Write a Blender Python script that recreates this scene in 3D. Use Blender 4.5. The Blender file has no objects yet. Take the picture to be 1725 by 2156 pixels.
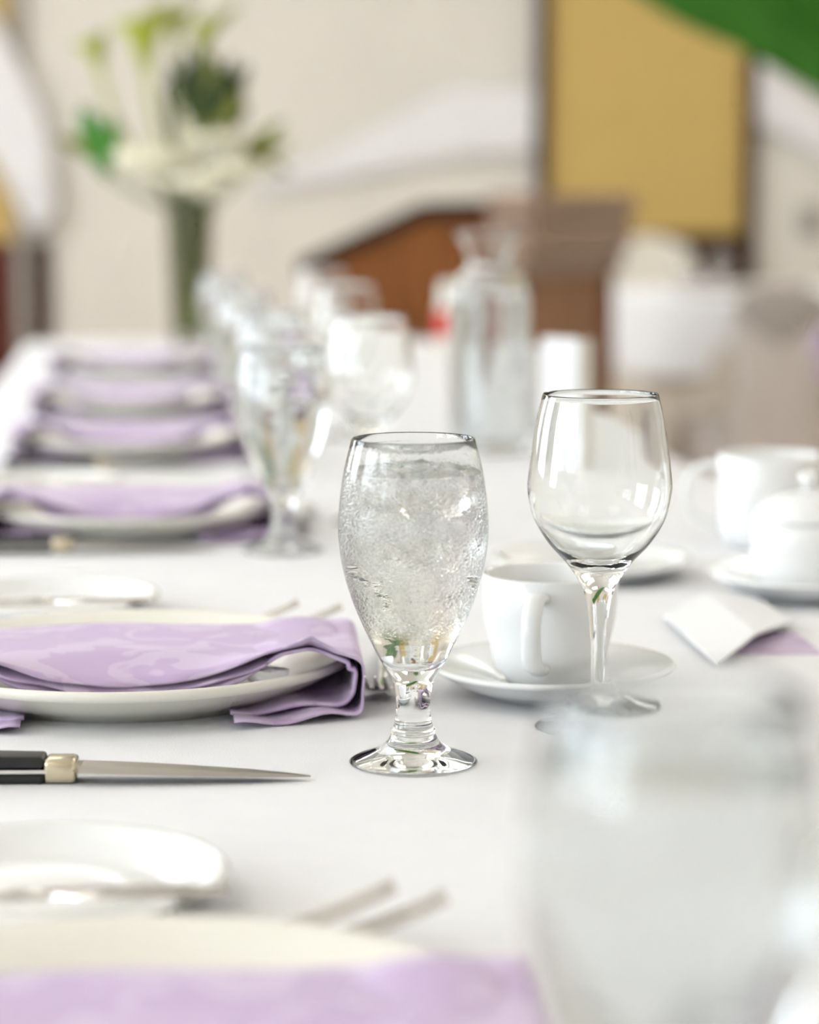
import bpy, bmesh, math, random
from mathutils import Vector, Matrix

# ------------------------------------------------------------------ camera, world, light, exposure
S = bpy.context.scene
C = S.collection
PI = math.pi
TT = 0.75                                   # height of the table top (metres)
cam_d = bpy.data.cameras.new('camera')
cam = bpy.data.objects.new('camera', cam_d)
C.objects.link(cam)
cam_d.sensor_fit = 'VERTICAL'
cam_d.sensor_height = 36.0
cam_d.lens = 85.0
cam.location = (0, 0, TT + 0.30)
cam.rotation_euler = (math.radians(90 - 7.476), 0, 0)
cam_d.dof.use_dof = True
cam_d.dof.focus_distance = 1.315
cam_d.dof.aperture_fstop = 4.0
cam_d.clip_start = 0.02
S.camera = cam

W = bpy.data.worlds.new('world')
S.world = W
W.use_nodes = True
W.node_tree.nodes['Background'].inputs[0].default_value = (0.80, 0.90, 1.0, 1)
W.node_tree.nodes['Background'].inputs[1].default_value = 1.0

def area(name, loc, rot, sx, sy, power, col):
    d = bpy.data.lights.new(name, 'AREA')
    d.shape = 'RECTANGLE'; d.size = sx; d.size_y = sy
    d.energy = power; d.color = col
    o = bpy.data.objects.new(name, d)
    C.objects.link(o)
    o.location = loc; o.rotation_euler = rot
    return o

WIN_Y = [-1.9, 0.6, 3.4, 6.2]                # left-wall window centres; the nearest is added to light camera-facing surfaces
for wy in WIN_Y:                             # daylight in the window openings
    area('window_daylight', (-4.02, wy, 1.80), (0, -PI / 2, 0), 1.7, 1.7, 76, (0.82, 0.91, 1.0))
CEIL = [(x, y) for y in (-1.2, 1.6, 4.4, 7.4) for x in (-1.7, 1.5)]
for (lx, ly) in CEIL:                        # flat ceiling panels
    area('ceiling_panel_light', (lx, ly, 3.16), (0, 0, 0), 1.2, 1.2, 25 if ly > 6 else 6, (1.0, 0.96, 0.91))
for sx in (-1, 1):                           # added fill strips along both long walls, brightening ceiling and ambient light
    area('ceiling_fill_light', (sx * 3.80, 3.5, 2.76), (PI, sx * -0.35, 0), 0.16, 12.4, 62, (1.0, 0.935, 0.85))

S.view_settings.view_transform = 'Standard'
S.view_settings.look = 'None'
S.view_settings.exposure = 0.10
S.view_settings.gamma = 1.0
S.view_settings.use_curve_mapping = False
cy = S.cycles
cy.use_denoising = True
cy.use_light_tree = False
cy.use_adaptive_sampling = True
cy.adaptive_threshold = 0.1
cy.adaptive_min_samples = 12
cy.max_bounces = 28
cy.diffuse_bounces = 3
cy.glossy_bounces = 4
cy.transmission_bounces = 26
cy.transparent_max_bounces = 12
cy.caustics_reflective = False
cy.caustics_refractive = True
cy.blur_glossy = 0.6
cy.sample_clamp_indirect = 6.0

# ------------------------------------------------------------------ materials
def nodes(name):
    m = bpy.data.materials.new(name)
    m.use_nodes = True
    nt = m.node_tree
    return m, nt, nt.nodes['Principled BSDF'], nt.nodes['Material Output']

def setp(b, **k):
    names = dict(col='Base Color', rough='Roughness', metal='Metallic', spec='Specular IOR Level', trans='Transmission Weight',
                 ior='IOR', coat='Coat Weight', sheen='Sheen Weight', sss='Subsurface Weight')
    for a, v in k.items():
        if a == 'col' and len(v) == 3: v = (*v, 1)
        b.inputs[names[a]].default_value = v

def mat(name, col, rough=0.5, var=0.06, scale=20.0, bump=0.0, bscale=200.0, stretch=(1, 1, 1), **k):
    """plain principled material with procedural tone variation and fine relief"""
    m, nt, b, out = nodes(name)
    setp(b, col=col, rough=rough, **k)
    tc = nt.nodes.new('ShaderNodeTexCoord')
    mp = nt.nodes.new('ShaderNodeMapping'); mp.inputs['Scale'].default_value = stretch
    nt.links.new(tc.outputs['Object'], mp.inputs[0])
    if var > 0:
        n = nt.nodes.new('ShaderNodeTexNoise'); n.inputs['Scale'].default_value = scale; n.inputs['Detail'].default_value = 1
        nt.links.new(mp.outputs[0], n.inputs['Vector'])
        r = nt.nodes.new('ShaderNodeValToRGB')
        r.color_ramp.elements[0].position = 0.3; r.color_ramp.elements[1].position = 0.7
        r.color_ramp.elements[0].color = (*[c * (1 - var) for c in col], 1)
        r.color_ramp.elements[1].color = (*[min(1, c * (1 + var)) for c in col], 1)
        nt.links.new(n.outputs['Fac'], r.inputs[0]); nt.links.new(r.outputs[0], b.inputs['Base Color'])
    if bump > 0:
        n2 = nt.nodes.new('ShaderNodeTexNoise'); n2.inputs['Scale'].default_value = bscale; n2.inputs['Detail'].default_value = 1
        nt.links.new(mp.outputs[0], n2.inputs['Vector'])
        bp = nt.nodes.new('ShaderNodeBump'); bp.inputs['Strength'].default_value = bump; bp.inputs['Distance'].default_value = 0.001
        nt.links.new(n2.outputs['Fac'], bp.inputs['Height']); nt.links.new(bp.outputs[0], b.inputs['Normal'])
    return m

def wood(name, dark, light, scale=6.0, rough=0.35, stretch=(6, 6, 0.7)):
    m, nt, b, out = nodes(name)
    tc = nt.nodes.new('ShaderNodeTexCoord'); mp = nt.nodes.new('ShaderNodeMapping'); mp.inputs['Scale'].default_value = stretch
    nt.links.new(tc.outputs['Object'], mp.inputs[0])
    n = nt.nodes.new('ShaderNodeTexNoise'); n.inputs['Scale'].default_value = scale; n.inputs['Detail'].default_value = 6; n.inputs['Distortion'].default_value = 0.8
    nt.links.new(mp.outputs[0], n.inputs['Vector'])
    r = nt.nodes.new('ShaderNodeValToRGB'); r.color_ramp.elements[0].position = 0.3; r.color_ramp.elements[1].position = 0.7
    r.color_ramp.elements[0].color = (*dark, 1); r.color_ramp.elements[1].color = (*light, 1)
    nt.links.new(n.outputs['Fac'], r.inputs[0]); nt.links.new(r.outputs[0], b.inputs['Base Color'])
    b.inputs['Roughness'].default_value = rough
    b.inputs['Specular IOR Level'].default_value = 0.15
    return m

def glass(name, ior=1.5, col=(1, 1, 1), rough=0.0):
    m = bpy.data.materials.new(name); m.use_nodes = True
    nt = m.node_tree; nt.nodes.clear()
    out = nt.nodes.new('ShaderNodeOutputMaterial')
    g = nt.nodes.new('ShaderNodeBsdfGlass'); g.inputs['IOR'].default_value = ior; g.inputs['Roughness'].default_value = rough
    g.inputs['Color'].default_value = (*col, 1)
    nt.links.new(g.outputs[0], out.inputs[0])
    return m, nt, g, out

M = {}
M['wall'] = mat('wall_paint', (0.83, 0.785, 0.715), 0.8, 0.02, 3)
M['ceil'] = mat('ceiling_paint', (0.88, 0.86, 0.82), 0.9, 0.02, 3)
M['carpet'] = mat('carpet', (0.55, 0.47, 0.38), 0.95, 0.15, 40)
M['gold'] = mat('gold_wallcloth', (0.64, 0.45, 0.145), 0.7, 0.05, 60)
M['frame'] = wood('dark_stained_wood', (0.045, 0.022, 0.016), (0.09, 0.045, 0.03))
M['redwood'] = wood('red_stained_wood', (0.075, 0.014, 0.009), (0.13, 0.03, 0.018))
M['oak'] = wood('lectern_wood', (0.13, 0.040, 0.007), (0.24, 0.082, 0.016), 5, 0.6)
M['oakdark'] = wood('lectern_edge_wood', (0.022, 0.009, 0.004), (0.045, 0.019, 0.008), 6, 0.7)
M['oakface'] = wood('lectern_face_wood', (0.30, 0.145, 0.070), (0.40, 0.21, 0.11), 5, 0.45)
M['oakcap'] = wood('lectern_moulding_sheen', (0.30, 0.20, 0.145), (0.40, 0.28, 0.21), 5, 0.35)  # window reflection on the glossy moulding painted in as paler, greyer wood
M['cloth'] = mat('white_tablecloth', (0.855, 0.853, 0.862), 0.85, 0.012, 30, 0.12, 900)
M['beigecloth'] = mat('beige_underskirt', (0.64, 0.56, 0.46), 0.9, 0.03, 20)
M['chairwhite'] = mat('cream_chair_cover', (0.74, 0.69, 0.60), 0.9, 0.03, 12)
M['chairshade'] = mat('shaded_chair_cover', (0.63, 0.565, 0.515), 0.9, 0.03, 12)  # backlit cover: its grey shade is put into the cloth colour
M['capgrey'] = mat('grey_chair_cap', (0.42, 0.375, 0.335), 0.9, 0.03, 12)
M['tulle'] = mat('white_swag_fabric', (0.92, 0.91, 0.92), 0.8, 0.02, 8)
M['greencloth'] = mat('green_fabric', (0.032, 0.165, 0.005), 0.7, 0.15, 4)
M['plate'] = mat('cream_china', (0.87, 0.845, 0.755), 0.30, 0.01, 10, coat=0.08)
M['china'] = mat('white_china', (0.86, 0.865, 0.85), 0.22, 0.01, 10, coat=0.2)
M['steel'] = mat('polished_steel', (0.72, 0.70, 0.66), 0.16, 0.03, 60, metal=1.0)
M['blade'] = mat('brushed_blade', (0.52, 0.49, 0.45), 0.28, 0.06, 40, stretch=(0.2, 6, 6), metal=1.0)
M['brass'] = mat('bolster_metal', (0.62, 0.55, 0.40), 0.22, 0.05, 80, metal=1.0)
M['black'] = mat('black_handle', (0.012, 0.013, 0.014), 0.35, 0.2, 80)
M['leaf'] = mat('bright_leaf', (0.035, 0.20, 0.004), 0.45, 0.25, 40)
M['leafdark'] = mat('dark_leaf', (0.032, 0.055, 0.006), 0.5, 0.3, 40)
M['leafolive'] = mat('olive_leaf', (0.20, 0.22, 0.03), 0.5, 0.25, 40)
M['leaflining'] = mat('vase_leaf_lining', (0.10, 0.115, 0.006), 0.5, 0.5, 16, stretch=(1, 1, 0.3))
M['calla'] = mat('chartreuse_spathe', (0.40, 0.46, 0.05), 0.5, 0.2, 30)
M['petal'] = mat('cream_petal', (0.86, 0.82, 0.62), 0.6, 0.05, 40)
M['stem'] = mat('flower_stem', (0.16, 0.22, 0.05), 0.5, 0.2, 60)
M['paper'] = mat('white_card', (0.88, 0.88, 0.88), 0.7, 0.01, 30)
M['papershade'] = mat('shaded_white_card', (0.80, 0.77, 0.70), 0.7, 0.01, 30)  # same white card, with the shade of its right leaf in the colour
M['red'] = mat('red_plastic', (0.72, 0.05, 0.035), 0.35, 0.05, 30)
M['foil'] = mat('silver_foil', (0.84, 0.83, 0.83), 0.35, 0.05, 300, metal=0.15)
M['lightframe'] = mat('white_metal_frame', (0.8, 0.8, 0.78), 0.4, 0.02, 20)
M['greyplate'] = mat('grey_plate', (0.40, 0.37, 0.33), 0.5, 0.03, 20)

def damask(name, base, pale):
    """lilac damask: woven leaf figures in a slightly shinier, paler tone"""
    m, nt, b, out = nodes(name)
    tc = nt.nodes.new('ShaderNodeTexCoord')
    mp = nt.nodes.new('ShaderNodeMapping'); mp.inputs['Scale'].default_value = (26, 40, 32); mp.inputs['Rotation'].default_value = (0, 0, 0.6)
    nt.links.new(tc.outputs['Object'], mp.inputs[0])
    n = nt.nodes.new('ShaderNodeTexNoise'); n.inputs['Scale'].default_value = 1.0; n.inputs['Detail'].default_value = 1.5; n.inputs['Distortion'].default_value = 1.3
    nt.links.new(mp.outputs[0], n.inputs['Vector'])
    r = nt.nodes.new('ShaderNodeValToRGB'); r.color_ramp.elements[0].position = 0.50; r.color_ramp.elements[1].position = 0.53
    r.color_ramp.elements[0].color = (*base, 1); r.color_ramp.elements[1].color = (*pale, 1)
    nt.links.new(n.outputs['Fac'], r.inputs[0]); nt.links.new(r.outputs[0], b.inputs['Base Color'])
    b.inputs['Roughness'].default_value = 0.6
    b.inputs['Sheen Weight'].default_value = 0.15
    w = nt.nodes.new('ShaderNodeTexNoise'); w.inputs['Scale'].default_value = 1400
    nt.links.new(tc.outputs['Object'], w.inputs['Vector'])
    bp = nt.nodes.new('ShaderNodeBump'); bp.inputs['Strength'].default_value = 0.2; bp.inputs['Distance'].default_value = 0.0005
    nt.links.new(w.outputs['Fac'], bp.inputs['Height']); nt.links.new(bp.outputs[0], b.inputs['Normal'])
    return m
M['lilac'] = damask('lilac_damask', (0.56, 0.425, 0.635), (0.65, 0.525, 0.71))

M['glass'] = glass('clear_glass', 1.45, (0.99, 0.995, 0.99))[0]
M['water'] = glass('water', 1.33)[0]

def add_mist(nt, g, out, fac_socket):
    """fine white condensation: part of the light is scattered instead of passing straight"""
    d = nt.nodes.new('ShaderNodeBsdfDiffuse'); d.inputs[0].default_value = (0.93, 0.94, 0.945, 1)
    t = nt.nodes.new('ShaderNodeBsdfTranslucent'); t.inputs[0].default_value = (0.93, 0.94, 0.945, 1)
    m1 = nt.nodes.new('ShaderNodeMixShader'); m1.inputs[0].default_value = 0.5
    nt.links.new(d.outputs[0], m1.inputs[1]); nt.links.new(t.outputs[0], m1.inputs[2])
    m2 = nt.nodes.new('ShaderNodeMixShader')
    nt.links.new(fac_socket, m2.inputs[0]); nt.links.new(g.outputs[0], m2.inputs[1]); nt.links.new(m1.outputs[0], m2.inputs[2])
    nt.links.new(m2.outputs[0], out.inputs[0])

def condensation_glass():
    """clear glass whose bowl is beaded with fine droplets (relief only)"""
    m, nt, g, out = glass('condensation_glass', 1.45, (0.99, 0.995, 0.99))
    tc = nt.nodes.new('ShaderNodeTexCoord')
    mp = nt.nodes.new('ShaderNodeMapping'); mp.inputs['Scale'].default_value = (1, 1, 1.9)
    nt.links.new(tc.outputs['Object'], mp.inputs[0])
    v = nt.nodes.new('ShaderNodeTexVoronoi'); v.inputs['Scale'].default_value = 520
    nt.links.new(mp.outputs[0], v.inputs['Vector'])
    n = nt.nodes.new('ShaderNodeTexNoise'); n.inputs['Scale'].default_value = 45; n.inputs['Detail'].default_value = 3
    nt.links.new(tc.outputs['Object'], n.inputs['Vector'])
    sep = nt.nodes.new('ShaderNodeSeparateXYZ'); nt.links.new(tc.outputs['Object'], sep.inputs[0])
    r = nt.nodes.new('ShaderNodeValToRGB')
    e = r.color_ramp.elements
    e[0].position = 0.068; e[0].color = (0, 0, 0, 1)
    e[1].position = 0.085; e[1].color = (1, 1, 1, 1)
    k = e.new(0.150); k.color = (0.8, 0.8, 0.8, 1)
    k = e.new(0.160); k.color = (0.1, 0.1, 0.1, 1)
    nt.links.new(sep.outputs['Z'], r.inputs[0])
    r2 = nt.nodes.new('ShaderNodeValToRGB'); r2.color_ramp.elements[0].position = 0.40; r2.color_ramp.elements[1].position = 0.56
    nt.links.new(n.outputs['Fac'], r2.inputs[0])
    mu = nt.nodes.new('ShaderNodeMath'); mu.operation = 'MULTIPLY'
    nt.links.new(r.outputs[0], mu.inputs[0]); nt.links.new(r2.outputs[0], mu.inputs[1])
    mu2 = nt.nodes.new('ShaderNodeMath'); mu2.operation = 'MULTIPLY'; mu2.inputs[1].default_value = 0.55
    nt.links.new(mu.outputs[0], mu2.inputs[0])
    bp = nt.nodes.new('ShaderNodeBump'); bp.inputs['Distance'].default_value = 0.0012
    nt.links.new(mu2.outputs[0], bp.inputs['Strength']); nt.links.new(v.outputs['Distance'], bp.inputs['Height'])
    nt.links.new(bp.outputs[0], g.inputs['Normal'])
    fr = nt.nodes.new('ShaderNodeValToRGB')          # the chilled upper bowl is misted over
    e = fr.color_ramp.elements
    e[0].position = 0.085; e[0].color = (0, 0, 0, 1)
    e[1].position = 0.128; e[1].color = (0.07, 0.07, 0.07, 1)
    k = e.new(0.160); k.color = (0.06, 0.06, 0.06, 1)
    k = e.new(0.172); k.color = (0, 0, 0, 1)
    nt.links.new(sep.outputs['Z'], fr.inputs[0])
    n3 = nt.nodes.new('ShaderNodeTexNoise'); n3.inputs['Scale'].default_value = 60; n3.inputs['Detail'].default_value = 3
    nt.links.new(tc.outputs['Object'], n3.inputs['Vector'])
    m3 = nt.nodes.new('ShaderNodeMapRange'); m3.inputs[1].default_value = 0.3; m3.inputs[2].default_value = 0.7; m3.inputs[3].default_value = 0.65; m3.inputs[4].default_value = 1.15
    nt.links.new(n3.outputs['Fac'], m3.inputs[0])
    m4 = nt.nodes.new('ShaderNodeMath'); m4.operation = 'MULTIPLY'
    nt.links.new(fr.outputs[0], m4.inputs[0]); nt.links.new(m3.outputs[0], m4.inputs[1])
    add_mist(nt, g, out, m4.outputs[0])
    return m
M['wetglass'] = condensation_glass()

def misted_glass(name, z0, z1, rough):
    m, nt, g, out = glass(name, 1.45, (0.985, 0.995, 0.995))
    tc = nt.nodes.new('ShaderNodeTexCoord'); sep = nt.nodes.new('ShaderNodeSeparateXYZ'); nt.links.new(tc.outputs['Object'], sep.inputs[0])
    fr = nt.nodes.new('ShaderNodeValToRGB'); e = fr.color_ramp.elements
    e[0].position = z0; e[0].color = (rough, rough, rough, 1)
    e[1].position = z1; e[1].color = (0, 0, 0, 1)
    nt.links.new(sep.outputs['Z'], fr.inputs[0]); add_mist(nt, g, out, fr.outputs[0])
    return m
M['carafeglass'] = misted_glass('misted_carafe_glass', 0.195, 0.215, 0.10)
M['mistglass'] = misted_glass('misted_goblet_glass', 0.150, 0.170, 0.08)

def ice_material():
    m, nt, g, out = glass('ice', 1.08, (1, 1, 1), 0.0)
    d = nt.nodes.new('ShaderNodeBsdfTranslucent'); d.inputs['Color'].default_value = (0.97, 0.98, 1, 1)
    mx = nt.nodes.new('ShaderNodeMixShader')
    tc = nt.nodes.new('ShaderNodeTexCoord')
    n = nt.nodes.new('ShaderNodeTexNoise'); n.inputs['Scale'].default_value = 70; n.inputs['Detail'].default_value = 4
    nt.links.new(tc.outputs['Object'], n.inputs['Vector'])
    r = nt.nodes.new('ShaderNodeValToRGB'); r.color_ramp.elements[0].position = 0.35; r.color_ramp.elements[1].position = 0.65
    r.color_ramp.elements[0].color = (0.0, 0.0, 0.0, 1); r.color_ramp.elements[1].color = (0.10, 0.10, 0.10, 1)
    nt.links.new(n.outputs['Fac'], r.inputs[0]); nt.links.new(r.outputs[0], mx.inputs[0])
    nt.links.new(g.outputs[0], mx.inputs[1]); nt.links.new(d.outputs[0], mx.inputs[2])
    bp = nt.nodes.new('ShaderNodeBump'); bp.inputs['Strength'].default_value = 0.5; bp.inputs['Distance'].default_value = 0.002
    nt.links.new(n.outputs['Fac'], bp.inputs['Height']); nt.links.new(bp.outputs[0], g.inputs['Normal'])
    nt.links.new(mx.outputs[0], out.inputs[0])
    return m
M['ice'] = ice_material()

# ------------------------------------------------------------------ helpers
def link(name, me, m, parent=None, loc=None, rot=None, smooth=True):
    if m is not None:
        me.materials.append(m if not isinstance(m, str) else M[m])
    if smooth:
        for p in me.polygons: p.use_smooth = True
    o = bpy.data.objects.new(name, me)
    C.objects.link(o)
    if parent is not None: o.parent = parent
    if loc is not None: o.location = loc
    if rot is not None: o.rotation_euler = rot
    return o

def pyd(name, v, f):
    me = bpy.data.meshes.new(name)
    me.from_pydata([tuple(p) for p in v], [], f)
    me.update()
    return me

def tag(o, label, cat, group=None, kind=None):
    o['label'] = label
    o['category'] = cat
    if group: o['group'] = group
    if kind: o['kind'] = kind
    return o

def structure(o):
    o['kind'] = 'structure'
    return o

def thing(name, label, cat, loc=(0, 0, 0), rz=0.0, group=None):
    o = bpy.data.objects.new(name, None)
    o.empty_display_size = 0.05
    C.objects.link(o)
    o.location = loc; o.rotation_euler = (0, 0, rz)
    return tag(o, label, cat, group)

def copy_tree(o, parent=None):
    c = o.copy()
    C.objects.link(c)
    c.parent = parent
    for ch in list(o.children): copy_tree(ch, c)
    return c

def dup(o, label, loc, rz=None, group=None):
    c = copy_tree(o)
    c.location = loc
    if rz is not None: c.rotation_euler[2] = rz
    c['label'] = label
    if group: c['group'] = group
    return c

def crom(pts, n):
    """Catmull-Rom resampling of a polyline of tuples"""
    P = [Vector(p) for p in pts]
    P = [P[0] * 2 - P[1]] + P + [P[-1] * 2 - P[-2]]
    out = []
    seg = len(P) - 3
    for i in range(n):
        t = i / (n - 1) * seg
        k = min(int(t), seg - 1); t -= k
        a, b, c, d = P[k:k + 4]
        out.append(0.5 * ((2 * b) + (c - a) * t + (2 * a - 5 * b + 4 * c - d) * t * t + (3 * b - a - 3 * c + d) * t ** 3))
    return out

def lathe(prof, seg=64):
    v, f, rings = [], [], []
    for (r, z) in prof:
        if r < 1e-6:
            rings.append([len(v)]); v.append((0, 0, z))
        else:
            rings.append(list(range(len(v), len(v) + seg)))
            for i in range(seg):
                a = 2 * PI * i / seg
                v.append((r * math.cos(a), r * math.sin(a), z))
    for A, B in zip(rings, rings[1:]):
        for i in range(seg):
            j = (i + 1) % seg
            if len(A) == 1 and len(B) == 1: continue
            if len(A) == 1: f.append((A[0], B[j], B[i]))
            elif len(B) == 1: f.append((A[i], A[j], B[0]))
            else: f.append((A[i], A[j], B[j], B[i]))
    return v, f

def lathe_mesh(name, prof, seg=64):
    me = pyd(name, *lathe(prof, seg))
    bm = bmesh.new(); bm.from_mesh(me)
    bmesh.ops.recalc_face_normals(bm, faces=bm.faces)
    bm.to_mesh(me); bm.free()
    return me

def grid(rows, closed=False):
    """rows of equal length -> verts, quads"""
    n = len(rows[0]); v = [p for r in rows for p in r]; f = []
    for i in range(len(rows) - 1):
        for j in range(n if closed else n - 1):
            k = (j + 1) % n
            f.append((i * n + j, i * n + k, (i + 1) * n + k, (i + 1) * n + j))
    return v, f

def add_boxes(name, boxes, bevel=0.0, seg=2):
    """one mesh of boxes (x0,x1,y0,y1,z0,z1)"""
    bm = bmesh.new()
    for b in boxes:
        x0, x1, y0, y1, z0, z1 = b
        g = bmesh.ops.create_cube(bm, size=1.0)
        for vv in g['verts']:
            vv.co = Vector(((x0 + x1) / 2 + vv.co.x * (x1 - x0), (y0 + y1) / 2 + vv.co.y * (y1 - y0), (z0 + z1) / 2 + vv.co.z * (z1 - z0)))
    if bevel > 0:
        bmesh.ops.bevel(bm, geom=list(bm.edges), offset=bevel, segments=seg, affect='EDGES', profile=0.5)
    me = bpy.data.meshes.new(name); bm.to_mesh(me); bm.free()
    return me

def box(name, b, m, parent=None, bevel=0.0, loc=None, rot=None):
    return link(name, add_boxes(name, [b], bevel), m, parent, loc, rot, smooth=False)

def tube(path, radii, seg=10, flat=1.0, side=None):
    """tube along a path with per-point radius, capped"""
    P = [Vector(p) for p in path]
    v, f = [], []
    up = Vector((0, 0, 1))
    for i, p in enumerate(P):
        t = (P[min(i + 1, len(P) - 1)] - P[max(i - 1, 0)]).normalized()
        s = t.cross(up) if side is None else Vector(side)
        if s.length < 1e-4: s = t.cross(Vector((0, 1, 0)))
        s.normalize(); u = s.cross(t)
        r = radii[i] if hasattr(radii, '__len__') else radii
        for k in range(seg):
            a = 2 * PI * k / seg
            v.append(p + s * math.cos(a) * r + u * math.sin(a) * r * flat)
    n = len(P)
    for i in range(n - 1):
        for k in range(seg):
            j = (k + 1) % seg
            f.append((i * seg + k, i * seg + j, (i + 1) * seg + j, (i + 1) * seg + k))
    f.append(tuple(range(seg - 1, -1, -1))); f.append(tuple((n - 1) * seg + k for k in range(seg)))
    return v, f

def join(*vf):
    V, Fc = [], []
    for v, f in vf:
        o = len(V); V += list(v); Fc += [tuple(i + o for i in q) for q in f]
    return V, Fc

def solid(o, t, off=0.0):
    md = o.modifiers.new('solidify', 'SOLIDIFY'); md.thickness = t; md.offset = off
    return o

def subsurf(o, n=1):
    md = o.modifiers.new('subdivision', 'SUBSURF'); md.levels = n; md.render_levels = n
    return o

# ------------------------------------------------------------------ the room
RX, RY0, RY1, RH = 4.0, -3.0, 10.0, 3.2
structure(box('floor', (-RX, RX, RY0, RY1, -0.1, 0.0), 'carpet'))
ceiling = structure(box('ceiling', (-RX, RX, RY0, RY1, RH, RH + 0.1), 'ceil'))
structure(box('wall_far', (-RX, RX, RY1, RY1 + 0.12, 0, RH), 'wall'))
structure(box('wall_near', (-RX, RX, RY0 - 0.12, RY0, 0, RH), 'wall'))
structure(box('wall_right', (RX, RX + 0.12, RY0, RY1, 0, RH), 'wall'))
bs = [(-RX - 0.14, -RX, RY0, RY1, 0, 0.95), (-RX - 0.14, -RX, RY0, RY1, 2.65, RH)]
ys = [RY0] + [k for wy in WIN_Y for k in (wy - 0.85, wy + 0.85)] + [RY1]
for a, b in zip(ys[0::2], ys[1::2]):
    bs.append((-RX - 0.14, -RX, a, b, 0.95, 2.65))
structure(link('wall_left', add_boxes('wall_left', bs), 'wall', smooth=False))
for i, wy in enumerate(WIN_Y):
    w = bpy.data.objects.new('window_%d' % (i + 1), None); C.objects.link(w); structure(w)
    w.location = (-RX, wy, 0.95)
    link('window_frame', add_boxes('window_frame', [(-0.01, 0.05, -0.9, -0.82, -0.05, 1.75), (-0.01, 0.05, 0.82, 0.9, -0.05, 1.75),
         (-0.01, 0.05, -0.82, 0.82, 1.66, 1.75)]), 'lightframe', w, smooth=False)
    box('pane', (-0.105, -0.100, -0.84, 0.84, 0.0, 1.69), 'glass', w)
    box('window_sill', (-0.01, 0.12, -0.92, 0.92, -0.09, -0.05), 'lightframe', w)
    box('mullion', (-0.005, 0.03, -0.02, 0.02, 0, 1.66), 'lightframe', w)
    box('transom', (-0.005, 0.03, -0.82, 0.82, 1.10, 1.14), 'lightframe', w)
structure(box('baseboard_far', (-RX, RX, RY1 - 0.015, RY1, 0, 0.1), 'frame'))
for i, (lx, ly) in enumerate(CEIL):
    f = 0.62
    o = link('light_frame', add_boxes('light_frame', [(-f - .04, f + .04, -f - .04, -f, 0, .035), (-f - .04, f + .04, f, f + .04, 0, .035),
             (-f - .04, -f, -f, f, 0, .035), (f, f + .04, -f, f, 0, .035)]), 'lightframe', ceiling, smooth=False, loc=(lx, ly, RH - 0.0352))

# gold cloth panels over stained wood, set on the far wall
def wall_panel(x0, x1, zb, label, wood_m, post):
    t = thing('wall_panel', label, 'wall panel', ((x0 + x1) / 2, RY1 - 0.002, 0))
    h = (x1 - x0) / 2
    box('gold_panel', (-h, h, -0.03, 0, zb, 2.7), 'gold', t)
    fw = 0.052
    for a in (-h - fw, h):
        box('frame_post', (a, a + fw, -0.06, 0, 0.1, 2.74), post, t, 0.004)
    box('top_rail', (-h - fw, h + fw, -0.055, 0, 2.7, 2.76), post, t, 0.004)
    box('wainscot', (-h, h, -0.05, 0, 0.1, zb), wood_m, t, 0.004)
    return t
wall_panel(0.567, 1.360, 0.893, 'tall gold wall panel in dark wood frame behind the lectern', 'frame', 'frame')
wall_panel(-2.75, -1.615, 0.862, 'gold wall panel over red-brown wood at the left picture edge', 'redwood', 'greyplate')
box_o = box('wall_strip', (-1.555, -1.475, RY1 - 0.05, RY1 - 0.002, 0.02, 0.86), 'frame', bevel=0.004)
tag(box_o, 'thin dark upright strip on the wall beside the red-brown wainscot', 'trim')
pl = box('wall_plate', (1.60, 1.70, RY1 - 0.014, RY1 - 0.001, 0.875, 1.01), 'greyplate', bevel=0.004)
tag(pl, 'small grey plate on the cream wall at the right picture edge', 'wall plate')

# fabric swags
def swag(name, top, bot, m, label, fold=0.03, nf=5, n=48, k=18, y=0.0, thick=0.004):
    T = crom(top, n); B = crom(bot, n)
    rows = []
    for i in range(n):
        row = []
        for j in range(k + 1):
            t = j / k
            p = T[i].lerp(B[i], t)
            u = i / (n - 1)
            d = fold * (0.5 - 0.5 * math.cos(2 * PI * nf * t + 0.8 * math.sin(5 * u))) + fold * 0.6 * math.sin(PI * t)
            row.append((p.x, p.y - d + y, p.z))
        rows.append(row)
    o = link(name, pyd(name, *grid(rows)), m)
    solid(o, thick)
    return tag(o, label, 'fabric swag')
YW = RY1 - 0.03
YL = RY1 - 0.085
swag('fabric_swag', [(-0.62, YW, 1.09), (-0.44, YW, 1.17), (-0.15, YW, 1.31), (0.15, YW, 1.47), (0.40, YW, 1.475), (0.515, YW, 1.47)],
     [(-0.62, YW, 1.05), (-0.44, YW, 1.08), (-0.15, YW, 1.13), (0.02, YW, 1.165), (0.25, YW, 1.20), (0.515, YW, 1.22)],
     'tulle', 'white fabric swag rising along the cream wall towards the gold panel', 0.012, 3)
swag('fabric_swag', [(1.412, YW, 1.60), (1.52, YW, 1.51), (1.75, YW, 1.34), (2.1, YW, 1.10)],
     [(1.412, YW, 1.335), (1.52, YW, 1.29), (1.75, YW, 1.15), (2.1, YW, 0.95)],
     'tulle', 'white fabric swag falling away to the right of the gold panel', 0.012, 3)
swag('fabric_swag', [(-2.1, YL, 2.0), (-1.75, YL, 1.85), (-1.56, YL, 1.55), (-1.46, YL, 1.30), (-1.43, YL, 0.96)],
     [(-2.3, YL, 1.55), (-1.9, YL, 1.40), (-1.72, YL, 1.22), (-1.62, YL, 1.05), (-1.53, YL, 0.90)],
     'tulle', 'white fabric swag bunched over the gold panel at the left picture edge', 0.03, 4)
YG = 7.0
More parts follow.
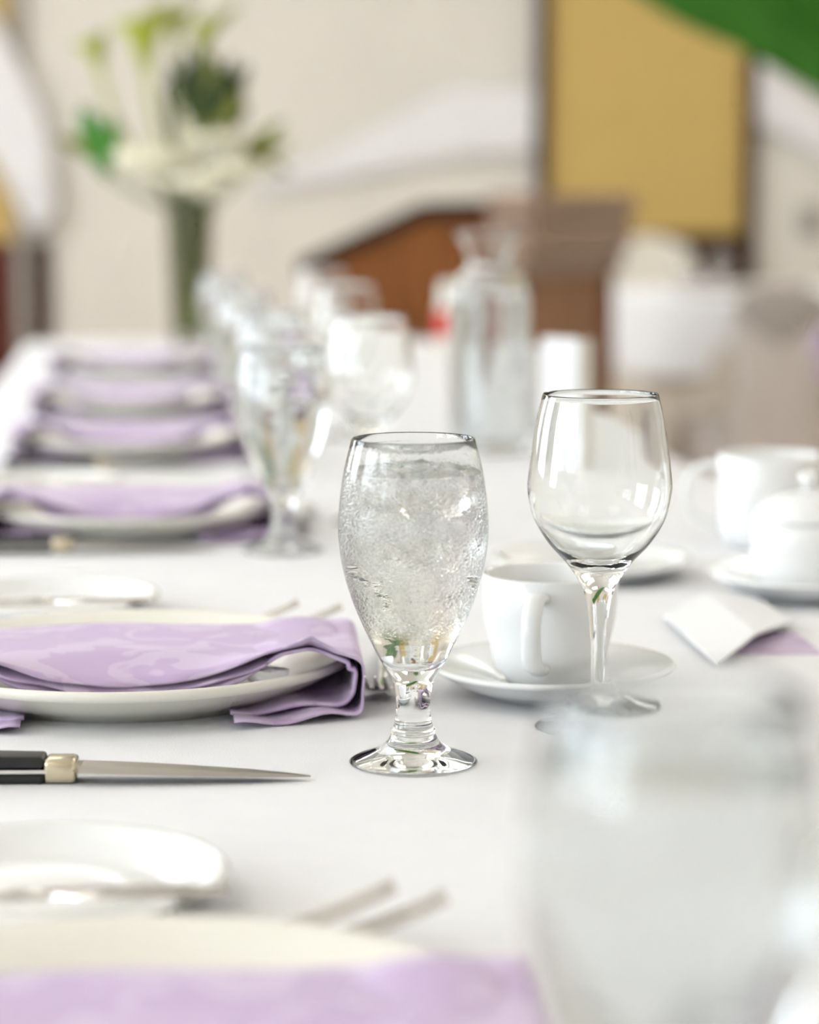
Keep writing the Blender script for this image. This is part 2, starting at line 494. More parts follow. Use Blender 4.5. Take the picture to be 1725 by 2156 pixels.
swag('green_fabric_swag', [(-0.30, YG, 3.18), (0.55, YG, 2.55), (1.05, YG, 2.18), (1.75, YG, 1.75), (2.6, YG, 1.55)],
     [(-0.75, YG, 3.18), (-0.05, YG, 2.15), (0.655, YG, 1.605), (0.955, YG, 1.455), (1.20, YG, 1.315), (1.75, YG, 0.98), (2.6, YG, 0.62)],
     'greencloth', 'deep green fabric swag hanging across the upper right corner', 0.06, 4, 64, 40)

# ------------------------------------------------------------------ lectern
L = thing('lectern', 'brown wooden lectern with sloping top standing beyond the table', 'lectern', (0.162, 6.35, 0), math.radians(-25))
# local x: depth from the speaker's side (-) to the audience side (+); local y: width
prof = [(-0.31, 0), (-0.31, 0.87), (0.02, 1.003), (0.25, 1.012), (0.25, 0)]
def prism(name, pr, y0, y1, m, parent, bevel=0.004):
    v = [(x, y0, z) for x, z in pr] + [(x, y1, z) for x, z in pr]
    n = len(pr)
    f = [tuple(range(n)), tuple(range(2 * n - 1, n - 1, -1))] + [(i, n + i, n + (i + 1) % n, (i + 1) % n) for i in range(n)]
    me = pyd(name, v, f)
    bm = bmesh.new(); bm.from_mesh(me); bmesh.ops.recalc_face_normals(bm, faces=bm.faces)
    if bevel: bmesh.ops.bevel(bm, geom=list(bm.edges), offset=bevel, segments=2, affect='EDGES')
    bm.to_mesh(me); bm.free()
    return link(name, me, m, parent, smooth=False)
prism('side_panel', prof, -0.33, -0.305, 'oak', L)
prism('side_panel', prof, 0.305, 0.33, 'oak', L)
prism('sloping_top', [(-0.335, 0.842), (-0.335, 0.884), (0.015, 1.030), (0.015, 0.988)], -0.345, 0.345, 'oakdark', L)
prism('flat_top', [(0.015, 0.988), (0.015, 1.030), (0.255, 1.038), (0.255, 0.996)], -0.345, 0.345, 'oakdark', L)
box('front_panel', (0.225, 0.265, -0.305, 0.305, 0.02, 1.0), 'oakface', L, 0.004)
cap = box('crown_moulding', (0.20, 0.31, -0.36, 0.36, 0.90, 1.036), 'oakcap', L, 0.006)
box('bead', (0.20, 0.325, -0.375, 0.375, 1.0, 1.05), 'oakcap', cap, 0.008)
box('bead', (0.20, 0.295, -0.345, 0.345, 0.845, 0.90), 'oakcap', cap, 0.008)
box('corner_post', (0.21, 0.275, -0.33, -0.27, 0.02, 0.86), 'oak', L, 0.004)
box('corner_post', (0.21, 0.275, 0.27, 0.33, 0.02, 0.86), 'oak', L, 0.004)
prism('raised_panel', [(-0.20, 0.12), (-0.20, 0.66), (0.14, 0.80), (0.14, 0.12)], -0.342, -0.328, 'oak', L)
box('plinth', (-0.33, 0.295, -0.35, 0.35, 0, 0.07), 'oakdark', L, 0.004)

# ------------------------------------------------------------------ chairs in fitted covers
def covered_chair(label, loc, rz, m, w=0.20, top=0.90, cap=None, sash=True, group=None):
    t = thing('covered_chair', label, 'chair', loc, rz, group)
    # back: lofted rounded slab, local +y is behind the chair
    rows = []
    N = 40
    for i in range(27):
        z = 0.0 + top * (i / 26)
        if z > top - 0.13:
            q = (z - (top - 0.13)) / 0.13
            hw = w * (0.20 + 0.80 * math.sqrt(max(0.0, 1 - q * q)))
            hd = 0.035 * math.sqrt(max(0.05, 1 - 0.9 * q * q))
        else:
            hw = w * (1 + 0.12 * (1 - z / top)); hd = 0.035 + 0.05 * (1 - z / top)
        yc = 0.20 + 0.07 * max(0, (z - 0.45)) / 0.45
        row = []
        for j in range(N):
            a = 2 * PI * j / N
            ca, sa = math.cos(a), math.sin(a)
            sx = math.copysign(abs(ca) ** 0.45, ca); sy = math.copysign(abs(sa) ** 0.6, sa)
            rip = 1 + (0.012 * math.sin(9 * a) * (1 - z / top))
            row.append((hw * sx * rip, yc + hd * sy * rip, z))
        rows.append(row)
    v, f = grid(rows, True)
    f.append(tuple(range(26 * N, 27 * N)))
    link('back_cover', pyd('back_cover', v, f), m, t)
    rows = []
    for i in range(9):
        z = 0.47 * i / 8
        h = 0.215 * (1 + 0.10 * (1 - i / 8)) * (0.95 if i == 8 else 1)
        row = []
        for j in range(48):
            a = 2 * PI * j / 48
            ca, sa = math.cos(a), math.sin(a)
            rip = 1 + 0.03 * math.sin(12 * a) * (1 - i / 8)
            row.append((h * math.copysign(abs(ca) ** 0.4, ca) * rip, -0.03 + h * math.copysign(abs(sa) ** 0.4, sa) * rip, z))
        rows.append(row)
    v, f = grid(rows, True)
    f.append(tuple(range(8 * 48, 9 * 48)))
    link('seat_skirt', pyd('seat_skirt', v, f), m, t)
    if cap:
        # pointed flap that hangs from the top over the outside of the back
        rows = []
        for i in range(17):
            q = i / 16
            z = top - 0.018 - 0.15 * q
            hw = w * (0.98 if q < 0.4 else 0.98 * (1 - ((q - 0.4) / 0.6) ** 1.3)) * (math.sqrt(1 - ((0.4 - q) / 0.42) ** 2) if q < 0.4 else 1) + 0.004
            zz = min(z, top - 0.02)
            yc = 0.20 + 0.07 * (zz - 0.45) / 0.45 + 0.046 - (0.016 * (1 - q / 0.3) if q < 0.3 else 0)
            rows.append([(hw * (j / 6 - 1), yc + 0.003 * math.cos(PI * (j / 6 - 1)), z) for j in range(13)])
        fl = link('cap_flap', pyd('cap_flap', *grid(rows)), cap, t)
        solid(fl, 0.006)
        fl['label'] = 'grey pointed flap over the chair top'
    if sash:
        vf = []
        for dx, dz, rr in ((0.035, 0.02, 0.034), (-0.030, 0.012, 0.030), (0.02, -0.055, 0.022), (0.0, 0.0, 0.018)):
            rows = []
            for i in range(11):
                th = PI * i / 10
                rows.append([(-w - 0.02 + dx + rr * math.sin(th) * math.cos(a), 0.272 + 0.5 * rr * math.sin(th) * math.sin(a), 0.665 + dz + rr * 1.1 * math.cos(th)) for a in [2 * PI * j / 16 for j in range(16)]])
            vf.append(grid(rows, True))
        sh = link('bow', pyd('bow', *join(*vf)), 'lilac', t)
        sh['label'] = 'lilac bow at the edge of the chair back'
    return t
covered_chair('cream-covered chair, shade in its colour, with grey pointed flap at the right picture edge', (0.925, 6.30, 0), PI, 'chairshade', 0.118, 0.845, 'capgrey', True)
covered_chair('cream-covered chair with rounded back behind the round table', (0.885, 8.75, 0), 0.0, 'chairwhite', 0.185, 0.90, None, False)

# ------------------------------------------------------------------ round table in the background
RT = (1.24, 7.75)
def cloth_round(name, R, z0, z1, m, label, folds, amp, loc, cat='tablecloth'):
    rows = [[(0.001 * math.cos(2 * PI * j / 96), 0.001 * math.sin(2 * PI * j / 96), z1) for j in range(96)]]
    rows.append([(0.6 * R * math.cos(2 * PI * j / 96), 0.6 * R * math.sin(2 * PI * j / 96), z1) for j in range(96)])
    rows.append([(0.985 * R * math.cos(2 * PI * j / 96), 0.985 * R * math.sin(2 * PI * j / 96), z1) for j in range(96)])
    for i in range(9):
        q = i / 8
        z = (z1 - 0.012) + (z0 - z1 + 0.012) * q
        row = []
        for j in range(96):
            a = 2 * PI * j / 96
            r = R * (1 + 0.008) + q * (0.02 + amp * math.sin(folds * a))
            row.append((r * math.cos(a), r * math.sin(a), z))
        rows.append(row)
    o = link(name, pyd(name, *grid(rows, True)), m)
    solid(o, 0.002)
    o.location = loc
    return tag(o, label, cat)
rt = thing('round_table', 'round banquet table hidden under beige and white cloths', 'table', (RT[0], RT[1], 0))
link('tabletop', lathe_mesh('tabletop', [(0, 0.715), (0.585, 0.715), (0.59, 0.72), (0.59, 0.738), (0.585, 0.742), (0, 0.742)], 64), 'oak', rt)
for k in range(4):
    a = PI / 4 + k * PI / 2
    link('leg', pyd('leg', *tube([(0.4 * math.cos(a), 0.4 * math.sin(a), 0), (0.4 * math.cos(a), 0.4 * math.sin(a), 0.715)], 0.018)), 'frame', rt)
cloth_round('underskirt', 0.592, 0.02, 0.7445, 'beigecloth', 'floor-length beige underskirt of the round table', 14, 0.03, (RT[0], RT[1], 0))
cloth_round('overlay_cloth', 0.598, 0.50, 0.748, 'cloth', 'short white overlay cloth hanging from the round table', 7, 0.02, (RT[0], RT[1], 0))

# ------------------------------------------------------------------ long banquet table and cloth
ANG = math.atan(0.112)                       # the table runs slightly to the left of the viewing axis
TC = Vector((0.196, 0.0, 0))                 # its centre line at the camera
TW, TY0, TY1 = 0.42, -0.35, 5.12             # half width, near and far end along the table
def tl(x, y, z=0.0):
    """table coordinates (across, along, above the top) to the room"""
    return (TC.x + x * math.cos(ANG) - y * math.sin(ANG), x * math.sin(ANG) + y * math.cos(ANG), TT + z)
bt = thing('banquet_table', 'long folding banquet table under the white cloth', 'table', (TC.x, TC.y, 0), ANG)
box('tabletop', (-TW + 0.012, TW - 0.012, TY0 + 0.012, TY1 - 0.012, TT - 0.035, TT - 0.004), 'oak', bt, 0.004)
for sx in (-1, 1):
    for yy in (TY0 + 0.3, 1.5, 3.3, TY1 - 0.3):
        link('leg', pyd('leg', *tube([(sx * 0.33, yy, 0), (sx * 0.33, yy, TT - 0.035)], 0.016)), 'frame', bt)

def long_cloth():
    # outline of the table top with rounded corners, then rings going down as a skirt with folds
    pts = []
    rc = 0.10
    def edge(a, b, n):
        for i in range(n):
            pts.append((a[0] + (b[0] - a[0]) * i / n, a[1] + (b[1] - a[1]) * i / n))
    def corner(cx, cyy, a0):
        for i in range(8):
            a = a0 + i / 8 * PI / 2
            pts.append((cx + rc * math.cos(a), cyy + rc * math.sin(a)))
    edge((TW, TY0 + rc), (TW, TY1 - rc), 150); corner(TW - rc, TY1 - rc, 0)
    edge((TW - rc, TY1), (-TW + rc, TY1), 30); corner(-TW + rc, TY1 - rc, PI / 2)
    edge((-TW, TY1 - rc), (-TW, TY0 + rc), 150); corner(-TW + rc, TY0 + rc, PI)
    edge((-TW + rc, TY0), (TW - rc, TY0), 30); corner(TW - rc, TY0 + rc, 1.5 * PI)
    n = len(pts)
    nrm = []
    for i in range(n):
        a, b = pts[i - 1], pts[(i + 1) % n]
        d = Vector((b[0] - a[0], b[1] - a[1])).normalized()
        nrm.append((d.y, -d.x))
    rows = [[(p[0] - nrm[j][0] * 0.012, p[1] - nrm[j][1] * 0.012, TT) for j, p in enumerate(pts)]]
    s = 0.0; arc = [0.0]
    for i in range(1, n):
        s += math.dist(pts[i], pts[i - 1]); arc.append(s)
    for i, q in enumerate((0.0, 0.015, 0.08, 0.25, 0.45, 0.65, 0.85, 1.0)):
        z = TT - 0.004 - 0.70 * q
        row = []
        for j, p in enumerate(pts):
            off = 0.004 + 0.03 * q + 0.028 * min(1, q * 1.6) * math.sin(arc[j] * 2 * PI / 0.32 + 0.7 * math.sin(arc[j] * 3))
            row.append((p[0] + nrm[j][0] * off, p[1] + nrm[j][1] * off, z))
        rows.append(row)
    v, f = grid(rows, True)
    f.append(tuple(range(n)))
    return v, f
tcl = link('tablecloth', pyd('tablecloth', *long_cloth()), 'cloth', loc=(TC.x, TC.y, 0), rot=(0, 0, ANG))
_bm = bmesh.new(); _bm.from_mesh(tcl.data); bmesh.ops.recalc_face_normals(_bm, faces=_bm.faces)
for _f in _bm.faces:
    if len(_f.verts) > 4:
        _f.smooth = False
        if _f.normal.z < 0: bmesh.ops.reverse_faces(_bm, faces=_bm.faces)
_bm.to_mesh(tcl.data); _bm.free()
tag(tcl, 'white cloth covering the long table in the foreground', 'tablecloth')

# ------------------------------------------------------------------ tableware prototypes
def place(o, x, y, z=0.0, rz=ANG):
    o.location = (x, y, TT + z)
    o.rotation_euler[2] = rz
    return o

def plate_prof(R, h, foot, well, edge=0.003):
    return [(0, 0.0035), (foot - 0.006, 0.0035), (foot - 0.005, 0.0), (foot, 0.0), (foot + 0.003, 0.003)] + \
           [tuple(p) for p in crom([(foot + 0.003, 0.003), (foot + 0.45 * (R - foot), h * 0.34), (R - 0.004, h - edge - 0.0015)], 8)][1:] + \
           [(R - 0.0012, h - edge - 0.0002), (R, h - edge * 0.6), (R - 0.0004, h - 0.0012), (R - 0.0016, h), (R - 0.004, h - 0.0002)] + \
           [tuple(p) for p in crom([(R - 0.004, h - 0.0002), (well + 0.012, h * 0.62), (well, h * 0.36), (well - 0.015, 0.0065), (0.03, 0.006), (0, 0.006)], 16)][1:]

def tuple2(pr): return [(p[0], p[1]) for p in pr]
PLATE = tuple2(plate_prof(0.139, 0.0255, 0.100, 0.098, 0.0055))
BREAD = tuple2(plate_prof(0.080, 0.016, 0.050, 0.055))
SAUCER = tuple2(plate_prof(0.075, 0.020, 0.040, 0.030))
plate_me = lathe_mesh('dinner_plate', PLATE, 96); bread_me = lathe_mesh('bread_plate', BREAD, 72); saucer_me = lathe_mesh('saucer', SAUCER, 72)

GOB_OUT = [(0.0343, 0.0010), (0.030, 0.0034), (0.0213, 0.0068), (0.0145, 0.0112), (0.0122, 0.0150), (0.0115, 0.0165), (0.0122, 0.0182), (0.0104, 0.0202),
           (0.0093, 0.0271), (0.0092, 0.034), (0.0101, 0.041), (0.0116, 0.0455), (0.0155, 0.0520), (0.0206, 0.0617), (0.0263, 0.0732), (0.0326, 0.0885), (0.0371, 0.1037),
           (0.0395, 0.1205), (0.0394, 0.134), (0.0370, 0.154), (0.0325, 0.1732)]
GOB_IN = [(0.0317, 0.1734), (0.0356, 0.154), (0.0379, 0.134), (0.0380, 0.1205), (0.0355, 0.1037), (0.0309, 0.0885), (0.0246, 0.0740), (0.0200, 0.0660),
          (0.0165, 0.0618), (0.0120, 0.0572), (0.0070, 0.0540), (0.0, 0.0530)]
def glass_prof(outer, inner, n=70, m=40):
    o = tuple2(crom(outer, n)); i = tuple2(crom(inner, m))
    i[-1] = (0.0, inner[-1][1])
    rz = max(o[-1][1], i[0][1]) + 0.0004
    return [(0, 0.0012), (outer[0][0] * 0.45, 0.0006), (outer[0][0] - 0.003, 0.0)] + o + [((o[-1][0] + i[0][0]) / 2, rz)] + i
goblet_me = lathe_mesh('goblet', glass_prof(GOB_OUT, GOB_IN), 72)
def water_mesh(level, inner, over=0.00025):
    i = tuple2(crom(inner, 60))
    i[-1] = (0.0, inner[-1][1])
    pr = [(r + (over if r > 0 else 0), z - (over if r < 0.02 else 0)) for r, z in i if z < level]
    r0 = pr[0][0]
    return lathe_mesh('water', [(0, level - 0.0002), (r0 - 0.002, level - 0.0002), (r0, level + 0.0003)] + pr, 72)
water_hi = water_mesh(0.156, GOB_IN)

def goblet(label, loc, gm='glass', level_me=None):
    t = thing('water_goblet', label, 'glass', (loc[0], loc[1], TT), 0, 'footed water goblets on the long table')
    me = goblet_me.copy()
    link('goblet_glass', me, gm, t)
    w = link('water', level_me if level_me else water_hi, None, t)
    return t
water_hi.materials.append(M['water'])
goblet_clear = goblet_me.copy(); goblet_clear.materials.append(M['glass'])

WINE_OUT = [(0.0355, 0.0010), (0.030, 0.0026), (0.018, 0.0052), (0.0085, 0.0090), (0.0050, 0.0150), (0.0040, 0.026), (0.0039, 0.040), (0.0045, 0.054), (0.0060, 0.068), (0.0076, 0.0760),
            (0.0112, 0.0842), (0.0190, 0.0955), (0.0290, 0.1065), (0.0372, 0.1205), (0.0405, 0.1345), (0.0402, 0.1440), (0.0382, 0.1600), (0.0355, 0.177), (0.0324, 0.1895)]
WINE_IN = [(0.0317, 0.1897), (0.0348, 0.177), (0.0373, 0.1600), (0.0393, 0.1440), (0.0395, 0.1345), (0.0361, 0.1207), (0.0276, 0.1075), (0.0178, 0.0985), (0.010, 0.0945), (0.004, 0.0930), (0, 0.0927)]
wine_me = lathe_mesh('wine_glass', glass_prof(WINE_OUT, WINE_IN), 72)

# ------------------------------------------------------------------ napkins
def napkin(label, lo=0.0):
    """lilac napkin folded to a band, laid over the plate and tucked under both its ends.
    local x across the band, local y along the table, local z above the table top"""
    t = thing('napkin', label, 'napkin', group='lilac damask napkins on the dinner plates')
    right = [(0.0, 0.0205), (0.0162, 0.0205), (0.0353, 0.0240), (0.067, 0.0325), (0.0925, 0.0405), (0.1038, 0.0462), (0.1095, 0.0488), (0.1130, 0.0468), (0.1180, 0.0440),
             (0.1260, 0.0385), (0.1390, 0.0325), (0.1420, 0.025), (0.1415, 0.015), (0.1400, 0.0060), (0.134, 0.0022), (0.120, 0.0016), (0.09, 0.0014), (0.062, 0.0012)]
    left = [(-x * 1.02, z) for x, z in right[1:]]
    outer = [tuple(p) for p in crom(list(reversed(left)) + right, 150)]
    inner_r = [(0.0, 0.0146), (0.0216, 0.0143), (0.0435, 0.0152), (0.0671, 0.0208), (0.0798, 0.0290), (0.0895, 0.0362), (0.0959, 0.0390), (0.1088, 0.0400), (0.1182, 0.0366), (0.1240, 0.0335),
               (0.1325, 0.0300), (0.1330, 0.0268), (0.1372, 0.0250), (0.1365, 0.0170), (0.1350, 0.0115), (0.129, 0.0072), (0.117, 0.0058), (0.0893, 0.0050), (0.0606, 0.0034)]
    inner = [tuple(p) for p in crom([(-x * 1.02, z) for x, z in reversed(inner_r[1:])] + inner_r, 170)]
    rnd = random.Random(4)
    def sheet(name, prof, y0, y1, flap, bulge, wav, thick, ph):
        rows = []
        K = 18
        n = len(prof)
        for i, (x, z) in enumerate(prof):
            top = 1.0 if z > 0.008 else 0.0
            row = []
            ax = abs(x)
            # direction the sheet may swell to: away from the plate
            low = max(0.0, min(1.0, (0.012 - z) / 0.008))
            for k in range(K + 1):
                q = k / K
                yy = y0 + (y1 - y0) * q
                fr = max(0.0, 1 - q * 4)
                zz = z; xx = x
                crease = math.sin(ax * 95 + ph) * 0.0011 * (1 - low)
                if low < 0.5:
                    tgt = 0.0335 if ax < 0.105 else min(z, 0.0335)
                    ease = min(1.0, q / 0.30) ** 0.7
                    zz = z + (tgt - z) * ease * (1 - low) * (1.0 if z > 0.0135 else 0.0) * bulge
                    zz += 0.0012 * math.sin(yy * 70 + x * 40 + ph) * ease
                yy += wav * math.sin(x * 160 + ph) * fr
                if low > 0:                       # the tucked end slews towards the viewer and is crumpled
                    s = max(0.0, (0.138 - ax) / 0.076)
                    yy -= flap * low * (0.35 + 0.65 * min(1, s)) * (1 - q)
                    zz += low * 0.0022 * (1 + math.sin(ax * 120 + 6 * q + ph)) * (1 - 0.5 * q)
                if low > 0 and abs(yy) < 0.104:     # the tucked end stops at the foot of the plate
                    lim = math.sqrt(0.104 ** 2 - yy * yy)
                    if abs(xx) < lim: xx = math.copysign(min(lim, 0.132), xx)
                row.append((xx * (0.955 + 0.045 * q), yy, max(0.0009, zz + crease * fr)))
            rows.append(row)
        o = link(name, pyd(name, *grid(rows)), 'lilac', t)
        solid(o, thick, 0.0)
        return o
    sheet('outer_fold', outer, -0.098, 0.030, 0.030, 1.0, 0.0010, 0.0014, 0.0)
    sheet('inner_fold', inner, -0.094, 0.026, 0.014, 0.70, 0.0018, 0.0021, 1.7)
    # a third, flatter layer between the two that shows as a thin hem
    mr = [(0.0, 0.0172), (0.02, 0.0171), (0.04, 0.0185), (0.067, 0.0252), (0.083, 0.0325)]
    midp = [tuple(p) for p in crom([(-x, z) for x, z in reversed(mr[1:])] + mr, 80)]
    sheet('middle_fold', midp, -0.096, -0.060, 0.0, 0.35, 0.0015, 0.0011, 3.1)
    return t

# ------------------------------------------------------------------ cutlery
def fork(label, L=0.19, wd=0.022, group=None, cat='fork'):
    """fork lying face up along +x, tines at +x with lifted tips; local z=0 on the table"""
    t = thing('fork', label, cat, group=group)
    n = 26
    rows = []
    tip = 0.0; hl = L - 0.075
    def zc(x):                               # x measured from the tips backwards
        if x < 0.06: return 0.0035 + 0.019 * (1 - x / 0.06) ** 1.5
        return 0.0035 + 0.004 * math.sin(PI * min(1, (x - 0.06) / 0.10))
    def strip(x0, x1, w0, w1, n, yoff0=0.0, yoff1=0.0, th=0.0018):
        v, f = [], []
        for i in range(n + 1):
            q = i / n; x = x0 + (x1 - x0) * q
            ww = w0(q) if callable(w0) else w0 + (w1 - w0) * q
            yo = yoff0 + (yoff1 - yoff0) * q
            z = zc(x)
            for (sy, sz) in ((-1, 0), (-0.6, 1), (0.6, 1), (1, 0), (0.6, -0.6), (-0.6, -0.6)):
                v.append((-x, yo + sy * ww / 2, z + sz * th / 2 + 0.001))
        for i in range(n):
            for k in range(6):
                j = (k + 1) % 6
                f.append((i * 6 + k, i * 6 + j, (i + 1) * 6 + j, (i + 1) * 6 + k))
        f.append(tuple(range(5, -1, -1))); f.append(tuple(n * 6 + k for k in range(6)))
        return v, f
    parts = []
    def hw(q):
        x = 0.042 + (L - 0.042) * q
        if x < 0.075:
            s = (x - 0.042) / 0.033
            return wd * (1 - s) ** 0.8 * 0.95 + 0.006 * (1 - (1 - s) ** 2)
        s = (x - 0.075) / (L - 0.075)
        return 0.006 + 0.010 * s ** 1.5 * (1 if s < 0.97 else 0.8)
    link('handle', pyd('handle', *strip(0.042, L, hw, None, 26, th=0.0026)), 'steel', t)
    for k in range(4):
        y = (k - 1.5) * wd / 3.7
        link('tine', pyd('tine', *strip(0.0, 0.046, lambda q: 0.0016 + 0.0019 * min(1, q * 2.2), None, 8, y, y)), 'steel', t)
    return t

def steak_knife(label):
    """black-handled knife lying flat, tip at +x (origin), handle towards -x"""
    t = thing('knife', label, 'knife', group='black-handled table knives')
    zb = 0.0068
    # blade: tapered, spine on +y side
    st = [(0.0, 0.0005, 0.0004), (-0.01, 0.0035, 0.0008), (-0.03, 0.0075, 0.0012), (-0.06, 0.0105, 0.0015), (-0.09, 0.0122, 0.0017), (-0.118, 0.0130, 0.0018), (-0.121, 0.0095, 0.0022)]
    v, f = [], []
    for x, h, th in st:
        dz = -0.0045 * (1 - min(1, -x / 0.11))
        for y, z in ((-h, 0.0), (-h * 0.2, th), (h * 0.75, th * 1.05), (h * 0.75, -th * 1.05), (-h * 0.2, -th)):
            v.append((x, y - 0.002 * (1 + x / 0.12), zb + dz + z))
    n = len(st)
    for i in range(n - 1):
        for k in range(5):
            j = (k + 1) % 5
            f.append((i * 5 + k, i * 5 + j, (i + 1) * 5 + j, (i + 1) * 5 + k))
    f.append((4, 3, 2, 1, 0)); f.append(tuple((n - 1) * 5 + k for k in range(5)))
    link('blade', pyd('blade', v, f), 'blade', t, smooth=False)
    bo = link('bolster', add_boxes('bolster', [(-0.137, -0.120, -0.0092, 0.0090, 0.0004, 0.0130)], 0.0028, 3), 'brass', t)
    box('tang', (-0.235, -0.130, -0.0090, 0.0088, zb - 0.0011, zb + 0.0011), 'steel', t, 0.0004)
    for s in (0, 1):
        z0, z1 = (zb + 0.0012, 0.0142) if s else (0.0002, zb - 0.0012)
        me = add_boxes('handle_scale', [(-0.236, -0.1365, -0.0088, 0.0086, z0, z1)], 0.0022, 3)
        for vv in me.vertices:
            q = (-0.1365 - vv.co.x) / 0.10
            vv.co.y *= 1 + 0.12 * q
            if s and vv.co.z > zb + 0.003: vv.co.z += 0.0022 * q
        link('handle_scale', me, 'black', t)
    return t

def butter_knife(label):
    t = thing('butter_knife', label, 'knife', group='butter knives on the bread plates')
    st = [(0.0, 0.001), (-0.006, 0.005), (-0.02, 0.0082), (-0.05, 0.0085), (-0.075, 0.006)]
    v, f = [], []
    for x, h in st:
        for y, z in ((-h, 0), (0, 0.0008), (h, 0.0010), (h, -0.0006), (0, -0.0008)):
            v.append((x, y, z))
    n = len(st)
    for i in range(n - 1):
        for k in range(5):
            j = (k + 1) % 5
            f.append((i * 5 + k, i * 5 + j, (i + 1) * 5 + j, (i + 1) * 5 + k))
    f.append((4, 3, 2, 1, 0)); f.append(tuple((n - 1) * 5 + k for k in range(5)))
    link('blade', pyd('blade', v, f), 'steel', t)
    link('handle', pyd('handle', *tube([(-0.074, 0, 0), (-0.09, 0, 0), (-0.095, 0, 0), (-0.13, 0, 0), (-0.165, 0, 0), (-0.172, 0, 0)], [0.0032, 0.0042, 0.0030, 0.0040, 0.0052, 0.0015], 12, 0.7)), 'steel', t)
    return t

# ------------------------------------------------------------------ place settings along the left of the table
# letter: plate centre; described by what surrounds each
SET = {'a': (-0.094, 0.765), 'b': (-0.172, 1.457), 'c': (-0.253, 2.184), 'd': (-0.322, 2.82), 'e': (-0.387, 3.375), 'f': (-0.469, 4.105)}
WHICH = {'a': 'nearest, blurred place setting', 'b': 'sharp place setting', 'c': 'x',
         'd': 'third setting from the far end', 'e': 'second setting from the far end', 'f': 'farthest setting beside the vase'}
WHICH['c'] = 'setting next behind the sharp one'
def rel(k, x, y):
    c, s = math.cos(ANG), math.sin(ANG)
    return SET[k][0] + x * c - y * s, SET[k][1] + x * s + y * c

nap0 = napkin('')
fk0 = fork('')
kn0 = steak_knife('')
bk0 = butter_knife('')
plate_me.materials.append(M['plate'])
for p in plate_me.polygons: p.use_smooth = True
bread_me.materials.append(M['china'])
for p in bread_me.polygons: p.use_smooth = True
saucer_me.materials.append(M['china'])
for p in saucer_me.polygons: p.use_smooth = True
used = {}
def inst(proto, label, x, y, z=0.0, rz=ANG):
    o = proto if proto.name not in used else copy_tree(proto)
    used[proto.name] = 1
    o['label'] = label
    return place(o, x, y, z, rz)

def simple(name, me, label, cat, x, y, z=0.0, group=None, rz=ANG):
    o = bpy.data.objects.new(name, me)
    C.objects.link(o)
    tag(o, label, cat, group)
    return place(o, x, y, z, rz)

for k, (px_, py_) in SET.items():
    simple('dinner_plate', plate_me, 'cream dinner plate under lilac napkin at the ' + WHICH[k], 'plate', px_, py_, 0.0, 'cream dinner plates along the long table')
    x, y = rel(k, 0, 0.012 if k == 'a' else 0)
    o = inst(nap0, 'lilac damask napkin folded over the plate at the ' + WHICH[k], x, y, 0.0)

BP = {'a': (-0.036, 0.240), 'b': (-0.058, 0.268), 'c': (-0.088, 0.262)}
for k, (bx, by) in BP.items():
    x, y = rel(k, bx, by)
    simple('bread_plate', bread_me, 'small white bread plate with butter knife, at the ' + WHICH[k], 'plate', x, y, 0, 'white bread plates along the long table')
    x, y = rel(k, bx + 0.078, by - 0.048)
    inst(bk0, 'silver butter knife lying on the bread plate at the ' + WHICH[k], x, y, 0.0172, ANG - 0.05)
FK = {'a': ((0.108, 0.172), (0.127, 0.155)), 'b': ((0.115, 0.163), (0.143, 0.144)), 'c': ((0.115, 0.163), (0.143, 0.144)), 'd': ((0.115, 0.163), (0.143, 0.144))}
for k, (p1, p2) in FK.items():
    for (fx, fy), which in ((p1, 'outer'), (p2, 'inner')):
        x, y = rel(k, fx, fy)
        inst(fk0, 'silver dinner fork, %s of the pair behind the plate, %s' % (which, WHICH[k]), x, y, 0, ANG)['group'] = 'dinner forks behind the plates'
for k in ('b', 'c', 'd'):
    x, y = rel(k, 0.1450, -0.1006)
    inst(fk0, 'silver dessert fork pointing at the viewer beside the napkin, ' + WHICH[k], x, y, 0, ANG - PI / 2 - 0.12)['group'] = 'dessert forks beyond the plates'
for k, dx, dy in (('b', 0.094, -0.247), ('c', 0.070, -0.170), ('d', 0.094, -0.20)):
    x, y = rel(k, dx, dy)
    inst(kn0, 'black-handled steak knife lying before the plate at the ' + WHICH[k], x, y, 0, 0.02)

def ico(name, r, sub, amp, seed, m):
    bm = bmesh.new(); bmesh.ops.create_icosphere(bm, subdivisions=sub, radius=r)
    rn = random.Random(seed)
    for v in bm.verts: v.co *= 1 + amp * (rn.random() - 0.5)
    me = bpy.data.meshes.new(name); bm.to_mesh(me); bm.free()
    return me
mint = link('foil_sweet', ico('foil_sweet', 0.010, 2, 0.5, 3, None), 'foil', smooth=False)
mint.scale = (1.2, 0.6, 0.55)
tag(mint, 'small crumpled foil sweet on the plate under the sharp lilac napkin', 'sweet')
place(mint, *rel('b', 0.080, -0.086), 0.0235)

# goblets with water
GOB = {'a': (0.0685, 0.607), 'b': (0.002, 1.2605), 'c': (-0.107, 2.0317), 'd': (-0.150, 2.63), 'e': (-0.217, 3.185), 'f': (-0.30, 3.915)}
GLAB = {'a': 'large blurred water goblet in the lower right foreground', 'b': 'sharp water goblet beaded with condensation in the picture centre',
        'c': 'blurred water goblet behind the plate edge, left of the central goblet', 'd': 'blurred water goblet third from the far end of the row',
        'e': 'blurred water goblet second from the far end of the row', 'f': 'farthest blurred water goblet beside the green vase'}
for k, loc in GOB.items():
    goblet(GLAB[k], loc, 'wetglass' if k == 'b' else 'mistglass')

